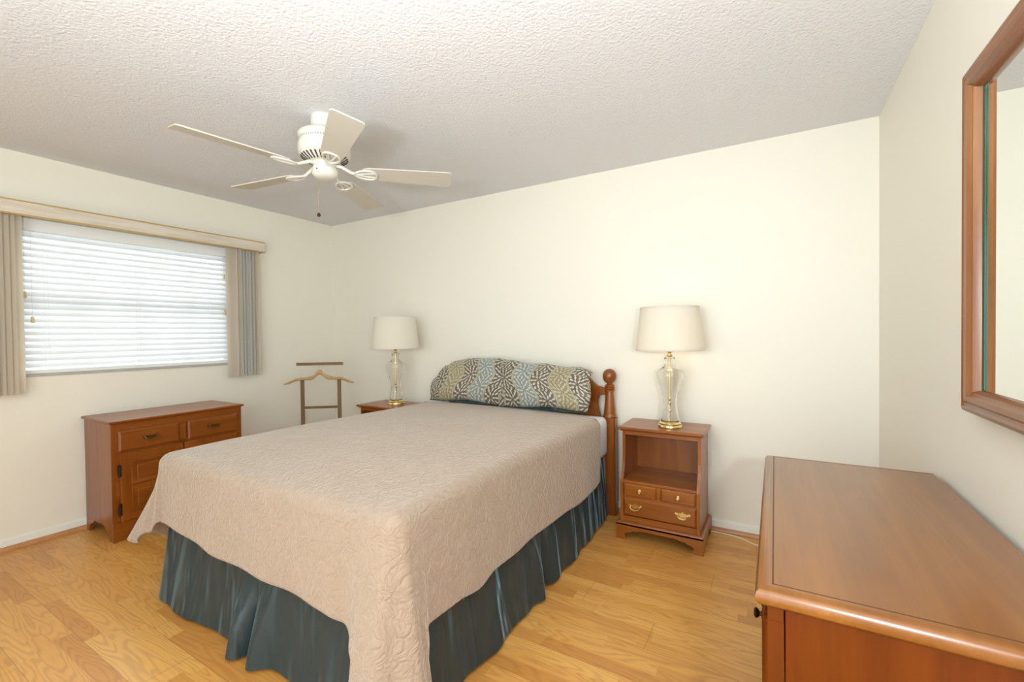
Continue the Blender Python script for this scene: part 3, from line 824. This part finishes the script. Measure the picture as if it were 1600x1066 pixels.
for s in (-1, 1):
    x0, x1 = sorted((s*.026, s*(cw-.036)))
    b = B(); raised(b, x0, x1, .564, .694, fy+.0004, .014, .010); d = obj('drawer', b, CB[0], ch); pull(d, (x0+x1)/2, fy-.0137, .630, .088, OBRASS, False)
    # plate behind the bail
    b = B(); xm = (x0+x1)/2; prism(b, [(xm-.045, .632), (xm-.028, .622), (xm+.028, .622), (xm+.045, .632), (xm+.052, .646), (xm+.036, .642), (xm-.036, .642), (xm-.052, .646)], fy-.0152, fy-.0136, 'xz'); obj('pull_plate', b, OBRASS, d)
    x0, x1 = sorted((s*.004, s*(cw-.040)))
    b = B()
    raised(b, x0, x1, .118, .548, fy+.0004, .016, .006)
    dr = obj('door', b, CB[2], ch)
    def panel(za, zb_):
        b = B(); xa_, xb_ = x0+.055, x1-.055; y = fy-.0156
        rings = []
        for ins, dy in ((0, .0), (.004, -.005), (.012, -.004), (.030, -.0005), (.034, -.004), (.04, -.0045)):
            rings.append([b.verts.new(p) for p in ((xa_+ins, y+dy, za+ins), (xb_-ins, y+dy, za+ins), (xb_-ins, y+dy, zb_-ins), (xa_+ins, y+dy, zb_-ins))])
        for A, C in zip(rings, rings[1:]):
            for i in range(4):
                j = (i+1) % 4; b.faces.new((A[i], A[j], C[j], C[i]))
        b.faces.new(rings[-1]); b.faces.new(rings[0][::-1])
        obj('raised_panel', b, CB[0], dr)
    panel(.345, .495); panel(.168, .335)
    knob(dr, s*.035, fy-.0156, .35, .014, OBRASS)
    for z in (.20, .445):
        b = B(); xh = s*(cw-.037); box(b, xh-.008, xh+.008, fy-.019, fy, z-.036, z+.036, .003); lathe(b, [(.0045, z-.04), (.0045, z+.04)], 10, (xh+s*.004, fy-.019, 0)); obj('hinge', b, HINGE, dr)
b = B(); prism(b, bracket_poly(-cw, cw, .1195, .13), fy-.012, fy-.0003, 'xz', .001); obj('base', b, CB[0], ch)

# ------------------------------------------------------------------ dresser by the mirror (front faces -x)
ds = tag(empty('dresser', (4.2485, 1.427, 0), -pi/2), 'long maple dresser with thick moulded top below the mirror', 'dresser')
dw, dd = .530, .236
# bull-nosed top with inlaid border line
b = B(); tw, t0, t1 = .553, -.2575, .254
prof = [(.020, .733), (.016, .738), (.006, .741), (.001, .748), (0, .757), (.003, .766), (.009, .772), (.018, .775), (.022, .775)]
rings = []
for ins, z in prof:
    rings.append([b.verts.new(p) for p in ((-tw+ins, t0+ins, z), (tw-ins, t0+ins, z), (tw-ins, t1-ins*.1, z), (-tw+ins, t1-ins*.1, z))])
for A, C in zip(rings, rings[1:]):
    for i in range(4):
        j = (i+1) % 4; b.faces.new((A[i], A[j], C[j], C[i]))
b.faces.new(rings[0][::-1]); b.faces.new(rings[-1])
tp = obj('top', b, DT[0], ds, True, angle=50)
b = B(); g = .0016; i0 = .031
for x0, x1, y0, y1 in ((-tw+i0-g, tw-i0+g, t0+i0-g, t0+i0+g), (-tw+i0-g, -tw+i0+g, t0+i0, t1-.01), (tw-i0-g, tw-i0+g, t0+i0, t1-.01)):
    box(b, x0, x1, y0, y1, .7746, .7753)
obj('border_groove', b, LINE, tp, label='dark groove around the top border')
for s in (-1, 1):
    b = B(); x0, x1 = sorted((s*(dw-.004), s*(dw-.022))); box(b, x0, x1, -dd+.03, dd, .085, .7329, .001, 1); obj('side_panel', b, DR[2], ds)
    b = B()                           # fluted front stile, a little proud of the side panel
    x0, x1 = sorted((s*(dw+.001), s*(dw-.045)))
    prism(b, [(x0, -dd), (x0+.006, -dd-.0055), (x0+.012, -dd-.001), (x0+.018, -dd-.001), (x0+.024, -dd-.0055), (x0+.030, -dd-.0055), (x0+.036, -dd-.001), (x1-.005, -dd-.0045), (x1, -dd), (x1, -dd+.028), (x0, -dd+.028)], .085, .705, 'xy'); box(b, x0+.001, x1-.001, -dd, -dd+.0275, .705, .7329)
    obj('front_stile', b, DR[2], ds)
b = B(); box(b, -dw+.022, dw-.022, dd-.012, dd-.002, .085, .732); obj('back_panel', b, DR[2], ds)
b = B()
for z0, z1 in ((.700, .7329), (.485, .503), (.085, .115)): box(b, -dw+.0455, dw-.0455, -dd+.001, -dd+.02, z0, z1)
for x in (-.085, .085): box(b, x-.009, x+.009, -dd+.002, -dd+.019, .115, .70)
box(b, -dw+.0455, dw-.0455, -dd+.02, -dd+.026, .115, .7329)
obj('face_frame', b, DR[0], ds)
for x0, x1, px in ((-dw+.05, -.098, (-.395, -.215)), (-.072, .072, ()), (.098, dw-.05, (.215, .395))):
    for z0, z1 in ((.508, .695), (.120, .480)):
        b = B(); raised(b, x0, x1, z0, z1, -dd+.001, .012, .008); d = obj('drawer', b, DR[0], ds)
        for p in px:
            pz = (z0+z1)/2+.036
            b = B(); y = -dd-.011
            lathe(b, [(0, y-.018), (.008, y-.0175), (.0115, y-.014), (.009, y-.009), (.0045, y-.006), (.0055, y-.003), (.013, y-.0015), (.014, y)], 16, (p, 0, pz), 'y')
            obj('knob', b, DBRASS, d, True)
b = B(); prism(b, bracket_poly(-dw-.006, dw+.006, .0845, .14), -dd-.008, -dd+.012, 'xz'); 
for s in (-1, 1):
    x0, x1 = sorted((s*(dw+.006), s*(dw-.014)))
    prism(b, [(-dd+.012, .0845), (-dd+.012, 0), (-dd+.10, 0), (-dd+.13, .045), (dd-.12, .045), (dd-.09, 0), (dd, 0), (dd, .0845)], x0, x1, 'yz')
obj('base', b, DR[0], ds)

# ------------------------------------------------------------------ mirror on right wall
mr = tag(empty('wall_mirror', (W, 1.06, 1.517)), 'maple framed mirror hanging on the wall above the dresser', 'mirror')
my, mz = .565, .472
# frame profile (distance in from outer edge, height off the wall)
prof = [(0, .002), (0, .028), (.005, .036), (.014, .040), (.020, .036), (.028, .036), (.034, .041), (.046, .039), (.054, .030), (.058, .030), (.064, .020), (.066, .011), (.066, .002)]
b = B(); rings = []
for ins, h in prof:
    rings.append([b.verts.new((-h, y, z)) for y, z in ((-my+ins, -mz+ins), (my-ins, -mz+ins), (my-ins, mz-ins), (-my+ins, mz-ins))])
for A, C in zip(rings, rings[1:]+rings[:1]):
    for i in range(4):
        j = (i+1) % 4
        f = b.faces.new((A[i], A[j], C[j], C[i])); f.material_index = 0 if i in (0, 2) else 1
obj('frame', b, [MIRF[1], MIRF[2]], mr, True, angle=30)
b = B(); box(b, -.010, -.003, -my+.0665, my-.0665, -mz+.0665, mz-.0665); gl = obj('mirror_glass', b, MIRROR, mr)
b = B(); e = .0665; q = .021
for y0, y1, z0, z1 in ((my-e-q+.006, my-e-.0005, -mz+e+.0005, mz-e-.0005),): box(b, -.0135, -.0102, y0, y1, z0, z1)
obj('green_edge', b, GREEN, gl, label='green tinted glass edge strip')

# ------------------------------------------------------------------ ceiling fan
fan = tag(empty('ceiling_fan', (1.965, 1.45, H)), 'white five-blade ceiling fan hanging from the textured ceiling', 'ceiling fan')
b = B(); lathe(b, [(.0, -.0005), (.066, -.0005), (.068, -.03), (.064, -.05), (.05, -.062), (.045, -.075), (.045, -.085)], 36); obj('canopy', b, WHT, fan, True)
b = B(); lathe(b, [(.05, -.078), (.105, -.086), (.125, -.096), (.130, -.104), (.130, -.118), (.126, -.122), (.126, -.150), (.130, -.154), (.132, -.185), (.130, -.20), (.120, -.212), (.105, -.225), (.085, -.238), (.07, -.243), (0, -.243)], 48)
mh = obj('motor_housing', b, WHT, fan, True)
b = B()
for k in range(30):
    a = 2*pi*k/30; ca, sa = cos(a), sin(a)
    r0, z0, r1, z1 = .082, -.2415, .118, -.2165
    wv = .0042
    p = [Vector((r0*ca-wv*sa*.8, r0*sa+wv*ca*.8, z0)), Vector((r0*ca+wv*sa*.8, r0*sa-wv*ca*.8, z0)), Vector((r1*ca+wv*sa, r1*sa-wv*ca, z1)), Vector((r1*ca-wv*sa, r1*sa+wv*ca, z1))]
    nrm = Vector((ca*.5, sa*.5, -.86))
    A = [b.verts.new(q+nrm*.0016) for q in p]; C = [b.verts.new(q-nrm*.004) for q in p]
    b.faces.new(A); b.faces.new(C[::-1])
    for i in range(4): b.faces.new((A[i], C[i], C[(i+1) % 4], A[(i+1) % 4]))
obj('vent_slots', b, VENT, mh, label='dark vent slots under the motor')
b = B()
for k in range(64):
    a = 2*pi*k/64; c_, s_ = cos(a), sin(a); r = .1264
    p = [(r*c_-.0022*s_, r*s_+.0022*c_), (r*c_+.0022*s_, r*s_-.0022*c_)]
    vs = [b.verts.new((p[0][0], p[0][1], -.141)), b.verts.new((p[1][0], p[1][1], -.141)), b.verts.new((p[1][0], p[1][1], -.131)), b.verts.new((p[0][0], p[0][1], -.131))]
    b.faces.new(vs)
obj('perforation_band', b, plain('perforation_grey', (150, 146, 136), .6), mh)
b = B(); lathe(b, [(.06, -.2432), (.062, -.252), (.058, -.262), (.05, -.268)], 36); lathe(b, [(.045, -.266), (.062, -.272), (.066, -.285), (.064, -.302), (.055, -.316), (.035, -.325), (0, -.328)], 36)
sw = obj('switch_housing', b, WHT, fan, True)
b = B(); lathe(b, [(0, -.002), (.0035, -.001), (.0035, .004)], 10, (0, 0, 0), 'y')
for v in b.verts: v.co = v.co+Vector((.02, -.0655, -.292))
obj('reverse_switch', b, VENT, sw)
for k in range(5):
    a = radians(-101.3+72*k)
    rot = Matrix.Translation((0, 0, -.27)) @ Matrix.Rotation(radians(-1.2), 4, 'X') @ Matrix.Translation((0, 0, .27)) @ Matrix.Rotation(a, 4, 'Z')
    pitchM = Matrix.Rotation(radians(-12), 4, 'X')
    # blade iron : curved arm with an open loop bracket
    b = B()
    tube(b, [(.060, 0, -.252), (.085, 0, -.256), (.11, 0, -.270), (.135, 0, -.283), (.155, 0, -.287)], [.010, .010, .009, .008, .008], 10)
    loopp = [(.150+.115*(1-cos(q))/2*1.0, .040*sin(q)*(1-.25*cos(q)), -.289) for q in [2*pi*i/28 for i in range(29)]]
    loopp2 = [(pitchM @ Vector((0, y, 0)))+Vector((x, 0, z)) for x, y, z in loopp]
    tube(b, loopp2, .0055, 8)
    for yy in (-.018, .018):
        tube(b, [(.158, 0, -.289), (.21, yy*.6, -.289-yy*.2), (.255, yy, -.289-yy*.2)], .004, 8)
    bmesh.ops.transform(b, matrix=rot, verts=b.verts[:]); obj('blade_arm', b, WHT, fan, True)
    # blade
    b = B(); n = 16; th = .003
    out = []
    r0, r1 = .195, .665
    for i in range(n+1):
        x = r0+(r1-r0)*i/n; hwid = .052+.020*(i/n)
        if i == 0: hwid *= .75
        out.append((x, hwid))
    poly = [(x, -h_) for x, h_ in out]
    # rounded tip corners
    xt, hh = out[-1]; poly = poly[:-1]+[(xt-.018, -hh), (xt-.005, -hh+.005), (xt, -hh+.018), (xt, hh-.018), (xt-.005, hh-.005), (xt-.018, hh)]+[(x, h_) for x, h_ in out[::-1][1:]]
    prism(b, poly, -th, th, 'xy', .001)
    bmesh.ops.transform(b, matrix=rot @ Matrix.Translation((0, 0, -.281)) @ pitchM, verts=b.verts[:])
    obj('blade', b, BLADE, fan)
b = B(); tube(b, [(-.03, -.02, -.318), (-.03, -.02, -.505)], .0013, 6); pc = obj('pull_chain', b, ABRASS, fan)
b = B(); lathe(b, [(0, -.527), (.007, -.524), (.0105, -.516), (.007, -.508), (.002, -.504)], 16, (-.03, -.02, 0)); obj('chain_ball', b, DKW, pc, True, label='dark wooden ball')

# ------------------------------------------------------------------ valet stand in the corner
A_ = Vector((.195, 2.452, 0)); C_ = Vector((.515, 2.705, 0)); dvec = (C_-A_); ang = atan2(dvec.y, dvec.x); mid = (A_+C_)/2
vs_ = tag(empty('valet_stand', (mid.x, mid.y, 0), ang), 'wooden suit valet stand in the corner beside the window wall', 'valet stand')
b = B(); box(b, -.207, .207, -.011, .011, 1.008, 1.034, .003); obj('top_bar', b, VAL[0], vs_)
for s in (-1, 1):
    b = B(); xu = s*.165; box(b, xu-.016, xu+.016, .012, .032, .03, .882, .003); obj('upright', b, VAL[2], vs_)
    b = B(); box(b, xu-.018, xu+.018, -.16, .16, 0, .03, .008); obj('foot', b, VAL[1], vs_)
b = B(); box(b, -.149, .149, .014, .030, .60, .622, .002); obj('cross_bar', b, VAL[0], vs_)
b = B(); box(b, -.149, .149, .014, .030, .12, .142, .002); obj('lower_bar', b, VAL[0], vs_)
b = B(); n = 40; rings = []
for i in range(n+1):
    t = -1+2*i/n; a = abs(t); x = t*.305
    zc = .945-.055*sm(0, .25, a)-.012*a-.035*sm(.6, 1, a); hh = .022*(1-.45*sm(0, .3, a))*(1-.4*sm(.8, 1., a)); y0 = -.012-.02*a*a
    dpt = .012+.010*sm(.5, .9, a)
    rings.append([b.verts.new((x, y0+dpt*cos(q), zc+hh*sin(q))) for q in [2*pi*k/12 for k in range(12)]])
for A, C in zip(rings, rings[1:]):
    for k in range(12): b.faces.new((A[k], A[(k+1) % 12], C[(k+1) % 12], C[k]))
b.faces.new(rings[0]); b.faces.new(rings[-1][::-1])
obj('hanger', b, HNG[0], vs_, True, label='lighter wooden coat hanger bar')
b = B()
for s in (-1, 1): tube(b, [(s*.013, 0, .955), (s*.013, 0, 1.009)], .0022, 8)
tube(b, [(-.160, .02, .88), (0, -.004, .93)], .003, 6); tube(b, [(.160, .02, .88), (0, -.004, .93)], .003, 6)
obj('hanger_rod', b, BRASS, vs_, True)

# ------------------------------------------------------------------ outlets and cord
def outlet(loc, rz, label):
    t = tag(empty('wall_outlet', loc, rz), label, 'outlet', 'electrical wall outlets')
    b = B(); box(b, -.036, .036, -.007, -.0005, -.058, .058, .003); obj('cover_plate', b, PLAST, t)
    for s in (-1, 1):
        b = B(); box(b, -.016, .016, -.009, -.0071, s*.024-.014, s*.024+.014, .0008); k = obj('socket', b, PLAST, t)
        b = B(); box(b, -.007, -.005, -.0094, -.0088, s*.024-.004, s*.024+.006); box(b, .005, .007, -.0094, -.0088, s*.024-.004, s*.024+.006); obj('slot', b, VENT, k)
outlet((3.640, D, .468), 0, 'ivory wall outlet half hidden behind the right edge of the right-hand nightstand')
outlet((0, 2.655, .49), pi/2, 'white wall outlet behind the valet stand')
b = B()
ctrl = [(3.60, 2.965), (3.69, 2.972), (3.76, 2.970), (3.81, 2.962), (3.85, 2.945), (3.885, 2.915), (3.93, 2.895), (3.99, 2.90), (4.06, 2.915), (4.15, 2.91)]
pts = []
for i in range(len(ctrl)-1):
    p0 = ctrl[max(i-1, 0)]; p1 = ctrl[i]; p2 = ctrl[i+1]; p3 = ctrl[min(i+2, len(ctrl)-1)]
    for k in range(6):
        t = k/6; q = []
        for d_ in range(2):
            q.append(.5*((2*p1[d_])+(-p0[d_]+p2[d_])*t+(2*p0[d_]-5*p1[d_]+4*p2[d_]-p3[d_])*t*t+(-p0[d_]+3*p1[d_]-3*p2[d_]+p3[d_])*t**3))
        pts.append((q[0], q[1], .0042))
tube(b, pts, .004, 8)
tag(obj('power_cord', b, CORDM, None, True), 'ivory power cord lying on the floor beside the right-hand nightstand', 'cord')
